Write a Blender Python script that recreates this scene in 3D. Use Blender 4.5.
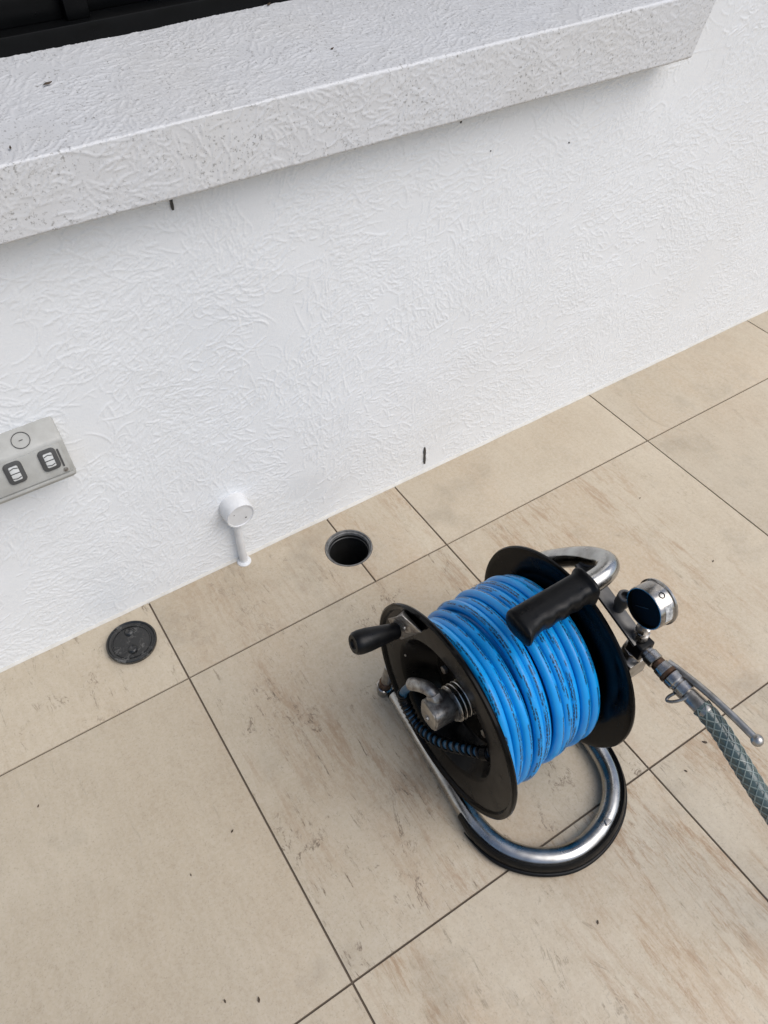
import bpy, bmesh, math, random
import numpy as np
from mathutils import Vector, Matrix

for o in list(bpy.data.objects):
    bpy.data.objects.remove(o)
S = bpy.context.scene
COL = S.collection
R = math.radians
random.seed(7)

# ------------------------------------------------------------------ camera
cam_d = bpy.data.cameras.new('camera')
cam = bpy.data.objects.new('camera', cam_d)
COL.objects.link(cam)
cam.location = (-0.08774, -1.05834, 1.31655)
cam.rotation_euler = (0.73062, 0.009746, -0.56906)
cam_d.sensor_width = 36.0
cam_d.lens = 786.75 * 36.0 / 1024.0
cam_d.clip_start = 0.02
cam_d.clip_end = 500.0
S.camera = cam
S.render.resolution_x, S.render.resolution_y = 768, 1024

# ------------------------------------------------------------------ sky, sun, exposure
SUN_ELEV, SUN_AZ = 52.0, 148.0           # azimuth: 0 = +y, clockwise seen from above
W = bpy.data.worlds.new('World')
S.world = W
W.use_nodes = True
wn = W.node_tree
sky = wn.nodes.new('ShaderNodeTexSky')
sky.sky_type = 'NISHITA'
sky.sun_disc = False
sky.sun_elevation = R(SUN_ELEV)
sky.sun_rotation = R(SUN_AZ)
sky.air_density = 1.0
sky.dust_density = 2.2
bgn = wn.nodes['Background']
bgn.inputs['Strength'].default_value = 0.13
wn.links.new(sky.outputs[0], bgn.inputs[0])
sun_d = bpy.data.lights.new('sun', 'SUN')
sun_d.energy = 1.85
sun_d.angle = R(55)
sun_d.color = (1.0, 0.985, 0.965)
sun = bpy.data.objects.new('sun', sun_d)
COL.objects.link(sun)
sd = Vector((math.sin(R(SUN_AZ)) * math.cos(R(SUN_ELEV)), math.cos(R(SUN_AZ)) * math.cos(R(SUN_ELEV)), math.sin(R(SUN_ELEV))))
sun.rotation_euler = sd.to_track_quat('Z', 'Y').to_euler()
S.view_settings.view_transform = 'Standard'
S.view_settings.look = 'None'
S.view_settings.gamma = 1.0
S.view_settings.exposure = 0.10

# ------------------------------------------------------------------ helpers: objects
def tag(o, label=None, cat=None, group=None, kind=None):
    if label: o['label'] = label
    if cat: o['category'] = cat
    if group: o['group'] = group
    if kind: o['kind'] = kind
    return o

def empty(name, loc):
    o = bpy.data.objects.new(name, None)
    COL.objects.link(o)
    o.location = loc
    o.empty_display_size = 0.05
    return o

def link(name, me, mat, parent=None, origin=None):
    """mesh in world coordinates -> object; origin moves the object's pivot there"""
    if origin is not None:
        me.transform(Matrix.Translation(-Vector(origin)))
    o = bpy.data.objects.new(name, me)
    COL.objects.link(o)
    if mat: me.materials.append(mat)
    loc = Vector(origin) if origin is not None else Vector((0, 0, 0))
    if parent:
        o.parent = parent
        p = parent
        off = Vector((0, 0, 0))
        while p:
            off += p.location
            p = p.parent
        loc = loc - off
    o.location = loc
    return o

def mesh(verts, faces, smooth=35, uv=None):
    me = bpy.data.meshes.new('m')
    me.from_pydata([tuple(v) for v in verts], [], faces)
    me.validate()
    if smooth is not None:
        me.polygons.foreach_set('use_smooth', [True] * len(me.polygons))
        me.set_sharp_from_angle(angle=R(smooth))
    if uv is not None:
        l = me.uv_layers.new(name='UVMap')
        vi = np.empty(len(me.loops), int)
        me.loops.foreach_get('vertex_index', vi)
        l.data.foreach_set('uv', np.asarray(uv, float)[vi].ravel())
    me.update()
    return me

def bm_mesh(bm, smooth=35):
    bmesh.ops.recalc_face_normals(bm, faces=bm.faces)
    me = bpy.data.meshes.new('m')
    bm.to_mesh(me)
    bm.free()
    if smooth is not None:
        me.polygons.foreach_set('use_smooth', [True] * len(me.polygons))
        me.set_sharp_from_angle(angle=R(smooth))
    return me

def frame_from(axis, ref=None):
    a = Vector(axis).normalized()
    r = Vector(ref) if ref is not None else (Vector((0, 0, 1)) if abs(a.z) < 0.9 else Vector((1, 0, 0)))
    u = (r - a * r.dot(a)).normalized()
    return a, u, a.cross(u)

class MB:
    """collects shapes into ONE mesh"""
    def __init__(s): s.v = []; s.f = []
    def add(s, v, f):
        n = len(s.v)
        s.v += [Vector(x) for x in v]
        s.f += [tuple(i + n for i in q) for q in f]
        return s
    def lathe(s, prof, origin, axis, seg=32, ref=None, rfun=None):
        a, u, w = frame_from(axis, ref)
        o = Vector(origin)
        v = []; f = []
        n = len(prof)
        for k in range(seg):
            t = 2 * math.pi * k / seg
            d = u * math.cos(t) + w * math.sin(t)
            for (h, r) in prof:
                v.append(o + a * h + d * (max(r, 1e-5) * (rfun(t, h) if rfun else 1)))
        for k in range(seg):
            k2 = (k + 1) % seg
            for i in range(n - 1):
                f.append((k * n + i, k2 * n + i, k2 * n + i + 1, k * n + i + 1))
        return s.add(v, f)
    def sweep(s, path, rad, seg=12, closed_ends=True, up=None, wob=None):
        path = [Vector(p) for p in path]
        n = len(path)
        v = []; f = []
        tprev = None; u = None
        for i, p in enumerate(path):
            t = (path[min(i + 1, n - 1)] - path[max(i - 1, 0)]).normalized()
            if u is None:
                _, u, _ = frame_from(t, up)
            else:
                u = (u - t * u.dot(t)).normalized()
            w = t.cross(u)
            r = rad[i] if hasattr(rad, '__len__') else rad
            for k in range(seg):
                a = 2 * math.pi * k / seg
                v.append(p + (u * math.cos(a) + w * math.sin(a)) * r)
        for i in range(n - 1):
            for k in range(seg):
                k2 = (k + 1) % seg
                f.append((i * seg + k, i * seg + k2, (i + 1) * seg + k2, (i + 1) * seg + k))
        if closed_ends:
            f.append(tuple(range(seg))[::-1])
            f.append(tuple((n - 1) * seg + k for k in range(seg)))
        return s.add(v, f)
    def prism(s, poly, origin, ax, ay, az, h0, h1):
        """2-D polygon in (ax, ay), pulled along az from h0 to h1"""
        o = Vector(origin); ax = Vector(ax); ay = Vector(ay); az = Vector(az)
        n = len(poly)
        v = [o + ax * x + ay * y + az * h0 for x, y in poly] + [o + ax * x + ay * y + az * h1 for x, y in poly]
        f = [tuple(range(n))[::-1], tuple(range(n, 2 * n))]
        f += [(i, (i + 1) % n, n + (i + 1) % n, n + i) for i in range(n)]
        return s.add(v, f)
    def mesh(s, smooth=35, bevel=None, seg=2):
        me = bpy.data.meshes.new('m')
        me.from_pydata([tuple(x) for x in s.v], [], s.f)
        bm = bmesh.new()
        bm.from_mesh(me)
        bpy.data.meshes.remove(me)
        bmesh.ops.remove_doubles(bm, verts=bm.verts, dist=1e-6)
        bmesh.ops.recalc_face_normals(bm, faces=bm.faces)
        if bevel:
            ed = [e for e in bm.edges if len(e.link_faces) == 2 and e.calc_face_angle(0) > R(28)]
            bmesh.ops.bevel(bm, geom=ed, offset=bevel, segments=seg, profile=0.5, affect='EDGES', clamp_overlap=True)
        return bm_mesh(bm, smooth)

def catmull(pts, per=10):
    P = [Vector(p) for p in pts]
    P = [P[0] * 2 - P[1]] + P + [P[-1] * 2 - P[-2]]
    out = []
    for i in range(1, len(P) - 2):
        for k in range(per):
            t = k / per
            p0, p1, p2, p3 = P[i - 1], P[i], P[i + 1], P[i + 2]
            out.append(0.5 * ((2 * p1) + (p2 - p0) * t + (2 * p0 - 5 * p1 + 4 * p2 - p3) * t * t + (3 * p1 - p0 - 3 * p2 + p3) * t ** 3))
    out.append(P[-2])
    return out

def hexpoly(r, n=6, ph=0.0):
    return [(r * math.cos(ph + 2 * math.pi * k / n), r * math.sin(ph + 2 * math.pi * k / n)) for k in range(n)]

# ------------------------------------------------------------------ helpers: materials
class Mat:
    def __init__(s, name, base=(.5, .5, .5), rough=.5, metal=0.0, spec=0.5, coat=0.0):
        s.m = bpy.data.materials.new(name)
        s.m.use_nodes = True
        s.nt = s.m.node_tree
        s.b = s.nt.nodes['Principled BSDF']
        s.set('Base Color', (*base, 1)); s.set('Roughness', rough); s.set('Metallic', metal)
        s.set('Specular IOR Level', spec); s.set('Coat Weight', coat)
        s.tc = None
        s.bumps = None
    def set(s, k, v): s.b.inputs[k].default_value = v
    def L(s, a, b): s.nt.links.new(a, b)
    def N(s, t, **kw):
        n = s.nt.nodes.new(t)
        for k, v in kw.items(): setattr(n, k, v)
        return n
    def coord(s, which='Object', scale=(1, 1, 1), rot=(0, 0, 0), loc=(0, 0, 0), jitter=False):
        if s.tc is None: s.tc = s.N('ShaderNodeTexCoord')
        src = s.tc.outputs[which]
        if jitter:
            oi = s.N('ShaderNodeObjectInfo')
            mu = s.N('ShaderNodeMath', operation='MULTIPLY'); mu.inputs[1].default_value = 37.0
            s.L(oi.outputs['Random'], mu.inputs[0])
            ad = s.N('ShaderNodeVectorMath', operation='ADD')
            s.L(src, ad.inputs[0]); s.L(mu.outputs[0], ad.inputs[1])
            src = ad.outputs[0]
        mp = s.N('ShaderNodeMapping')
        mp.inputs['Scale'].default_value = scale; mp.inputs['Rotation'].default_value = rot; mp.inputs['Location'].default_value = loc
        s.L(src, mp.inputs[0])
        return mp.outputs[0]
    def noise(s, co, scale=5, detail=4, rough=.55, dist=0.0):
        n = s.N('ShaderNodeTexNoise')
        n.inputs['Scale'].default_value = scale; n.inputs['Detail'].default_value = detail
        n.inputs['Roughness'].default_value = rough; n.inputs['Distortion'].default_value = dist
        s.L(co, n.inputs['Vector'])
        return n.outputs['Fac']
    def ramp(s, f, a, b, lo=0.0, hi=1.0):
        n = s.N('ShaderNodeMapRange')
        n.inputs['From Min'].default_value = a; n.inputs['From Max'].default_value = b
        n.inputs['To Min'].default_value = lo; n.inputs['To Max'].default_value = hi
        s.L(f, n.inputs['Value'])
        return n.outputs[0]
    def math(s, op, a, b=None):
        n = s.N('ShaderNodeMath', operation=op)
        for i, x in enumerate((a, b)):
            if x is None: continue
            if isinstance(x, (int, float)): n.inputs[i].default_value = x
            else: s.L(x, n.inputs[i])
        return n.outputs[0]
    def mix(s, f, a, b, blend='MIX'):
        n = s.N('ShaderNodeMix', data_type='RGBA', blend_type=blend)
        if isinstance(f, (int, float)): n.inputs[0].default_value = f
        else: s.L(f, n.inputs[0])
        for i, x in ((6, a), (7, b)):
            if isinstance(x, tuple): n.inputs[i].default_value = (*x, 1) if len(x) == 3 else x
            else: s.L(x, n.inputs[i])
        return n.outputs[2]
    def color(s, c): s.L(c, s.b.inputs['Base Color']); return s
    def rough(s, f): s.L(f, s.b.inputs['Roughness']); return s
    def bump(s, h, strength=.3, dist=.001):
        n = s.N('ShaderNodeBump')
        n.inputs['Strength'].default_value = strength; n.inputs['Distance'].default_value = dist
        s.L(h, n.inputs['Height'])
        if s.bumps is not None: s.L(s.bumps, n.inputs['Normal'])
        s.bumps = n.outputs[0]
        s.L(s.bumps, s.b.inputs['Normal'])
        return s

# painted render ------------------------------------------------
def wall_paint(name, base, grime, speck):
    m = Mat(name, base, .42, spec=.6)
    co = m.coord()
    big = m.ramp(m.noise(co, 2.2, 5, .6), .45, .75)
    c = m.mix(m.math('MULTIPLY', big, grime), base, (.60, .585, .55))
    scuff = m.math('MULTIPLY', m.ramp(m.noise(co, 7, 5, .7), .60, .74), m.ramp(m.noise(co, 90, 4, .7), .40, .62))
    c = m.mix(m.math('MULTIPLY', scuff, .32), c, (.42, .41, .385))
    # fine dust
    fine = m.ramp(m.noise(co, 230, 4, .65), .57, .68)
    patch = m.ramp(m.noise(co, 14, 4, .6), .42 if speck < .5 else .30, .72 if speck < .5 else .55)
    c = m.mix(m.math('MULTIPLY', m.math('MULTIPLY', fine, patch), speck), c, (.16, .15, .13))
    if speck > .5:
        sp1 = m.ramp(m.noise(m.coord(scale=(1, .5, .5)), 170, 4, .7), .655, .72)
        c = m.mix(m.math('MULTIPLY', sp1, .55), c, (.07, .062, .05))
    m.color(c)
    m.bump(m.noise(co, 420, 4, .6), .25, .0006)
    m.rough(m.ramp(m.noise(co, 30, 3), .3, .7, .17 if speck < .5 else .40, .33 if speck < .5 else .60))
    return m.m
M_WALL = wall_paint('white_render_paint', (.775, .790, .797), .16, .22)
M_SILL = wall_paint('weathered_render_paint', (.62, .625, .63), .75, .75)

# stone-look porcelain tile --------------------------------------
def tile_mat():
    m = Mat('beige_stone_tile', (.4, .33, .25), .45, spec=.35)
    def prop(k):
        a = m.N('ShaderNodeAttribute', attribute_type='OBJECT', attribute_name=k)
        return a.outputs['Fac']
    p_vein, p_pit, p_tone = prop('vein'), prop('pitting'), prop('tone')
    j = m.coord(jitter=True)
    # veins run away from the wall
    st2 = m.coord(scale=(1, .26, 1), rot=(0, 0, R(5)), jitter=True)
    st3 = m.coord(scale=(1, .15, 1), rot=(0, 0, R(5)), jitter=True)
    cloud = m.noise(j, 3.4, 7, .66)
    c = m.mix(m.ramp(cloud, .30, .72), (.560, .492, .385), (.470, .398, .298))
    warm = m.ramp(m.noise(st2, 4.0, 5, .6), .46, .68)
    c = m.mix(m.math('MULTIPLY', warm, m.math('ADD', m.math('MULTIPLY', p_vein, .5), .15)), c, (.46, .330, .215))
    fibre = m.ramp(m.noise(st2, 70, 7, .75), .40, .66)
    c = m.mix(m.math('MULTIPLY', fibre, .22), c, (.33, .265, .19))
    mott = m.ramp(m.noise(j, 130, 6, .78), .42, .60)
    c = m.mix(m.math('MULTIPLY', mott, .34), c, (.60, .54, .445))
    grit = m.ramp(m.noise(j, 330, 3, .7), .56, .70)
    c = m.mix(m.math('MULTIPLY', grit, .42), c, (.27, .22, .165))
    # rusty vein patches: bundles of ragged streaks
    veinmask = m.ramp(m.math('ADD', m.noise(st2, 4.2, 5, .65), m.math('MULTIPLY', p_vein, .10)), .54, .68)
    vein = m.ramp(m.noise(st3, 46, 10, .86, .35), .48, .58)
    c = m.mix(m.math('MULTIPLY', m.math('MULTIPLY', vein, veinmask), m.math('MULTIPLY', p_vein, .78)), c, (.290, .170, .092))
    # hairline cracks, wandering along the veins
    rid = m.math('ABSOLUTE', m.math('SUBTRACT', m.noise(st2, 17, 6, .72, .9), .5))
    hair = m.ramp(rid, .004, .018, 1, 0)
    hm = m.math('MULTIPLY', m.ramp(m.noise(j, 11, 4, .6), .50, .60), m.ramp(m.noise(j, 60, 3, .6), .44, .56))
    c = m.mix(m.math('MULTIPLY', m.math('MULTIPLY', hair, hm), m.math('MULTIPLY', p_pit, .8)), c, (.16, .12, .085))
    # short dark pits in line with the veins
    pit = m.ramp(m.noise(st3, 105, 9, .82, .25), .575, .65)
    pm = m.ramp(m.noise(st3, 8.0, 6, .70, 0), .47, .57)
    pits = m.math('MULTIPLY', pit, pm)
    c = m.mix(m.math('MULTIPLY', pits, p_pit), c, (.15, .11, .075))
    oi = m.N('ShaderNodeObjectInfo')
    hsv = m.N('ShaderNodeHueSaturation')
    m.L(p_tone, hsv.inputs['Value']); hsv.inputs['Saturation'].default_value = 1.10
    m.L(c, hsv.inputs['Color'])
    c = hsv.outputs[0]
    # old dirt smears (own shape, foot traffic)
    geo = m.N('ShaderNodeNewGeometry')
    g = m.ramp(m.noise(geo.outputs['Position'], 4.3, 6, .65), .56, .78)
    c = m.mix(m.math('MULTIPLY', g, .48), c, (.20, .17, .13))
    # faint ring left by a pot
    d = m.N('ShaderNodeVectorMath', operation='DISTANCE')
    m.L(geo.outputs['Position'], d.inputs[0]); d.inputs[1].default_value = (1.385, -.145, 0)
    ring = m.ramp(m.math('ABSOLUTE', m.math('SUBTRACT', d.outputs['Value'], .122)), .0012, .004, 1, 0)
    c = m.mix(m.math('MULTIPLY', m.math('MULTIPLY', ring, m.ramp(m.noise(geo.outputs['Position'], 5, 3), .48, .62)), .20), c, (.14, .12, .10))
    m.color(c)
    m.rough(m.ramp(m.noise(j, 9, 5), .3, .7, .38, .56))
    m.bump(m.noise(j, 160, 5, .65), .18, .0006)
    m.bump(m.math('MULTIPLY', pits, -1), .4, .0008)
    return m.m
M_TILE = tile_mat()

def simple(name, base, rough, metal=0, spec=.5, coat=0, var=.25, nscale=60, bump=.1, dark=None, scr=0):
    m = Mat(name, base, rough, metal, spec, coat)
    co = m.coord()
    n = m.noise(co, nscale, 5, .6)
    dk = dark or tuple(x * .55 for x in base)
    c = m.mix(m.math('MULTIPLY', m.ramp(n, .35, .7), var), base, dk)
    if scr:
        s = m.ramp(m.noise(m.coord(scale=(1, .15, .6), rot=(.3, .5, .9)), 110, 5, .7), .66, .74)
        c = m.mix(m.math('MULTIPLY', s, scr), c, (.35, .33, .30))
        d = m.ramp(m.noise(co, 18, 5, .7), .5, .8)
        c = m.mix(m.math('MULTIPLY', d, scr), c, (.12, .10, .08))
    m.color(c)
    m.rough(m.ramp(m.noise(co, nscale * .7, 4), .3, .7, max(rough - .1, .03), min(rough + .14, 1)))
    if bump: m.bump(m.noise(co, nscale * 4, 4), bump, .0006)
    return m.m
M_GROUT = simple('brown_grout', (.135, .104, .076), .9, var=.5, nscale=30)
M_BLACKMETAL = simple('black_painted_metal', (.0022, .0022, .0023), .17, spec=.10, var=.3, nscale=40, bump=.04, scr=.006)
M_RUBBER = simple('black_rubber', (.0035, .0035, .0038), .36, spec=.20, var=.3, nscale=70, bump=.2, scr=.018)
M_GRIP = simple('black_moulded_grip', (.0032, .0034, .0038), .36, spec=.20, var=.3, nscale=90, bump=.2, scr=.015)
M_STEEL = simple('polished_steel', (.50, .495, .475), .23, metal=1, var=.65, nscale=30, bump=.06, dark=(.20, .185, .165))
M_DULLSTEEL = simple('dull_steel', (.47, .455, .43), .36, metal=1, var=.7, nscale=55, bump=.15, dark=(.17, .155, .135))
M_CHROME = simple('chromed_fitting', (.46, .44, .415), .24, metal=1, var=.6, nscale=90, bump=.08, dark=(.17, .15, .125))
M_BAR = simple('grey_bare_bar', (.13, .125, .118), .42, metal=.6, var=.5, nscale=70, bump=.12, dark=(.07, .065, .06))
M_ZINC = simple('zinc_casting', (.44, .43, .40), .42, metal=.85, var=.95, nscale=110, bump=.3, dark=(.12, .095, .085))
M_WASHER = simple('bright_washer', (.66, .65, .62), .28, metal=1, var=.3, nscale=60)
M_BRASS = simple('browned_brass', (.13, .075, .045), .42, metal=.8, var=.6, nscale=80)
M_BLUESLEEVE = simple('blue_feed_hose', (.015, .085, .16), .4, var=.6)
M_WHITEPLASTIC = simple('white_painted_plastic', (.70, .705, .705), .38, var=.30, nscale=45, bump=.12, dark=(.42, .40, .36))
M_SEAL = simple('cream_sealant', (.62, .60, .55), .6, var=.35, nscale=48, bump=.4, dark=(.40, .37, .31))
M_OUTLET = simple('aged_grey_plastic', (.41, .408, .38), .45, var=.5, nscale=42, bump=.1, dark=(.27, .262, .235))
M_OUTLETDARK = simple('dark_grey_rubber', (.07, .07, .068), .6, var=.4, nscale=70)
M_SWITCH = simple('switch_face', (.62, .63, .61), .4, var=.3, nscale=90)
M_FRAME = simple('black_window_frame', (.003, .0033, .0036), .35, spec=.12, var=.3, nscale=40)
M_PVC = simple('dark_grey_pipe', (.018, .018, .017), .40, var=.5, nscale=60)
M_PVCRIM = simple('worn_grey_pipe_rim', (.22, .215, .205), .36, var=.7, nscale=90, dark=(.04, .038, .035))
def lid_mat():
    m = Mat('black_worn_lid', (.012, .012, .011), .22, spec=.55)
    co = m.coord()
    wear = m.math('MULTIPLY', m.ramp(m.noise(co, 60, 8, .8), .50, .62), m.ramp(m.noise(co, 26, 4, .6), .42, .60))
    c = m.mix(m.math('MULTIPLY', wear, .75), (.010, .010, .0095), (.17, .165, .155))
    m.color(c)
    m.rough(m.ramp(wear, 0, 1, .20, .6))
    m.bump(m.noise(co, 130, 6, .7), .6, .0010)
    return m.m
M_LID = lid_mat()
M_WATER = Mat('dark_water', (.006, .006, .005), .06).m
M_GLASS = Mat('dark_window_pane', (.002, .0024, .003), .05, spec=.25).m
M_DIAL = Mat('black_dial', (.003, .003, .003), .30, spec=.06).m
M_DARK = simple('dark_weep_insert', (.05, .047, .042), .7, var=.4)
M_LEAF = simple('dry_leaf_flake', (.07, .045, .025), .7, var=.5)
M_PALE = simple('pale_flake', (.55, .52, .47), .7, var=.3)
M_STICKER = simple('white_worn_sticker', (.55, .55, .53), .5, var=.9, nscale=160, dark=(.10, .10, .10))

def blue_hose():
    m = Mat('blue_hose_jacket', (.012, .19, .62), .34, spec=.5)
    co = m.coord()
    base = m.mix(m.ramp(m.noise(co, 16, 5, .6), .35, .7), (.004, .310, .730), (.004, .245, .620))
    # scuffed, dusty stretches
    dirt = m.math('MULTIPLY', m.ramp(m.noise(co, 24, 6, .72), .56, .72), m.ramp(m.noise(co, 5, 3), .45, .62))
    base = m.mix(m.math('MULTIPLY', dirt, .75), base, (.22, .235, .215))
    # printed line: uv.x = metres along the hose, uv.y = turns around it (0 = outward)
    sep = m.N('ShaderNodeSeparateXYZ'); m.L(m.coord('UV'), sep.inputs[0])
    u, v = sep.outputs[0], sep.outputs[1]
    drift = m.math('MULTIPLY', m.math('SINE', m.math('MULTIPLY', u, 2.1)), .085)
    vv = m.math('SUBTRACT', m.math('FRACT', m.math('ADD', m.math('ADD', v, drift), .5)), .5)
    av = m.math('ABSOLUTE', vv)
    band = m.ramp(av, .056, .064, 1, 0)
    gap = m.ramp(av, .006, .011, 0, 1)
    cv = m.N('ShaderNodeCombineXYZ')
    m.L(m.math('MULTIPLY', u, 260), cv.inputs[0]); m.L(m.math('MULTIPLY', vv, 46), cv.inputs[1])
    gl = m.N('ShaderNodeTexNoise'); gl.inputs['Scale'].default_value = 1; gl.inputs['Detail'].default_value = 1
    m.L(cv.outputs[0], gl.inputs['Vector'])
    glyph = m.ramp(gl.outputs['Fac'], .40, .47)
    cw = m.N('ShaderNodeCombineXYZ')
    m.L(m.math('MULTIPLY', u, 21), cw.inputs[0]); m.L(m.math('SIGN', vv), cw.inputs[1])
    wd = m.N('ShaderNodeTexNoise'); wd.inputs['Scale'].default_value = 1; wd.inputs['Detail'].default_value = 2
    m.L(cw.outputs[0], wd.inputs['Vector'])
    word = m.ramp(wd.outputs['Fac'], .46, .49)
    ink = m.math('MULTIPLY', m.math('MULTIPLY', band, gap), m.math('MULTIPLY', glyph, word))
    m.color(m.mix(m.math('MULTIPLY', ink, .92), base, (.004, .012, .03)))
    m.rough(m.ramp(dirt, 0, 1, .30, .6))
    m.bump(m.noise(co, 240, 3), .08, .0005)
    return m.m
M_BLUE = blue_hose()

def green_core():
    m = Mat('clear_green_hose', (.05, .095, .09), .22, spec=.5, coat=.3)
    co = m.coord()
    m.color(m.mix(m.ramp(m.noise(co, 40, 4), .35, .7), (.075, .105, .098), (.042, .066, .062)))
    return m.m
M_GREEN = green_core()
M_BRAID = simple('pale_braid_thread', (.17, .215, .20), .30, var=.3, coat=.4)

# ------------------------------------------------------------------ relief of the hand-trowelled render
def lowfreq(rng, nx, nz, cx, cz):
    g = rng.random((cz + 3, cx + 3))
    xs = np.linspace(0, cx, nx); zs = np.linspace(0, cz, nz)
    def sm(t): return t * t * (3 - 2 * t)
    xi = xs.astype(int); zi = zs.astype(int)
    fx = sm(xs - xi)[None, :]; fz = sm(zs - zi)[:, None]
    a = g[np.ix_(zi, xi)]; b = g[np.ix_(zi, xi + 1)]; c = g[np.ix_(zi + 1, xi)]; d = g[np.ix_(zi + 1, xi + 1)]
    return (a * (1 - fx) + b * fx) * (1 - fz) + (c * (1 - fx) + d * fx) * fz

def trowel(w, h, cell, seed, density, amp, base_ang=25):
    rng = np.random.default_rng(seed)
    nx = int(w / cell) + 1; nz = int(h / cell) + 1
    H = np.zeros((nz, nx), np.float32)
    flow = (lowfreq(rng, nx, nz, max(2, int(w / .13)), max(2, int(h / .13))) - .5) * R(190)
    keep = lowfreq(rng, nx, nz, max(2, int(w / .07)), max(2, int(h / .07)))
    n = int(w * h * density)
    px = rng.random(n) * w; pz = rng.random(n) * h
    ii = np.clip((px / cell).astype(int), 0, nx - 1); jj = np.clip((pz / cell).astype(int), 0, nz - 1)
    ok = rng.random(n) < np.clip(-.20 + 1.7 * keep[jj, ii], 0, 1)
    px, pz, ii, jj = px[ok], pz[ok], ii[ok], jj[ok]
    n = len(px)
    th = R(base_ang) + flow[jj, ii] + rng.normal(0, .60, n)
    ln = .008 + rng.gamma(1.5, .015, n)
    kap = rng.normal(0, 32, n)
    wd = rng.uniform(.0008, .0017, n)
    ht = amp * rng.uniform(.35, 1.0, n)
    K = 26
    t = np.linspace(-.5, .5, K)[None, :]
    s = t * ln[:, None]
    ang = th[:, None] + kap[:, None] * s
    X = px[:, None] + np.cumsum(np.cos(ang) * (ln / K)[:, None], 1)
    Z = pz[:, None] + np.cumsum(np.sin(ang) * (ln / K)[:, None], 1)
    env = np.sqrt(np.clip(1 - (2 * t) ** 2, 0, 1)) * ht[:, None] * (1 + .25 * np.sin(s * 900 + px[:, None] * 500))
    X = X.ravel(); Z = Z.ravel(); env = env.ravel(); WD = np.repeat(wd, K); NX = np.repeat(-np.sin(th), K); NZ = np.repeat(np.cos(th), K)
    cx = np.round(X / cell).astype(int); cz = np.round(Z / cell).astype(int)
    for dx in range(-2, 3):
        for dz in range(-2, 3):
            gx = cx + dx; gz = cz + dz
            ex = gx * cell - X; ez = gz * cell - Z
            side = (ex * NX + ez * NZ)
            r2 = (ex ** 2 + ez ** 2) / WD ** 2
            val = env * np.exp(-r2 * np.where(side > 0, 1.7, .75))
            m = (gx >= 0) & (gx < nx) & (gz >= 0) & (gz < nz)
            np.maximum.at(H, (gz[m], gx[m]), val[m])
    H = amp * .72 * np.tanh(H / (amp * .72))
    H += .0010 * (lowfreq(rng, nx, nz, max(2, int(w / .05)), max(2, int(h / .05))) - .5)
    H += .0016 * (lowfreq(rng, nx, nz, max(2, int(w / .2)), max(2, int(h / .2))) - .5)
    H += rng.normal(0, amp * .03, H.shape)
    return H

def relief_mesh(P, keepfun=None):
    """P: (nz, nx, 3) grid of points -> smooth mesh; keepfun(grid cell centre) drops cells"""
    nz, nx = P.shape[:2]
    idx = np.arange(nz * nx).reshape(nz, nx)
    q = np.stack([idx[:-1, :-1], idx[:-1, 1:], idx[1:, 1:], idx[1:, :-1]], -1).reshape(-1, 4)
    if keepfun is not None:
        c = P.reshape(-1, 3)[q].mean(1)
        q = q[keepfun(c)]
    me = bpy.data.meshes.new('m')
    me.vertices.add(nz * nx)
    me.vertices.foreach_set('co', P.astype(np.float32).ravel())
    me.loops.add(q.size)
    me.loops.foreach_set('vertex_index', q.ravel().astype(np.int32))
    me.polygons.add(len(q))
    me.polygons.foreach_set('loop_start', np.arange(0, q.size, 4, dtype=np.int32))
    me.update(calc_edges=True)
    me.polygons.foreach_set('use_smooth', np.ones(len(q), bool))
    me.update()
    return me

# ================================================================== THE SETTING
# ---- floor: grout bed with a hole for the drain, tiles as pieces
DRAIN = Vector((.4175, -.103, 0))
bm = bmesh.new()
ring = []; far = []
nseg = 48
for k in range(nseg):
    a = 2 * math.pi * (k + .5) / nseg
    c, s_ = math.cos(a), math.sin(a)
    ring.append(bm.verts.new((DRAIN.x + .052 * c, DRAIN.y + .052 * s_, -.003)))
    q = 40 / max(abs(c), abs(s_))
    far.append(bm.verts.new((DRAIN.x + q * c, DRAIN.y + q * s_, -.003)))
for k in range(nseg):
    k2 = (k + 1) % nseg
    bm.faces.new((ring[k], far[k], far[k2], ring[k2]))
floor = tag(link('floor', bm_mesh(bm, None), M_GROUT), kind='structure')

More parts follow.
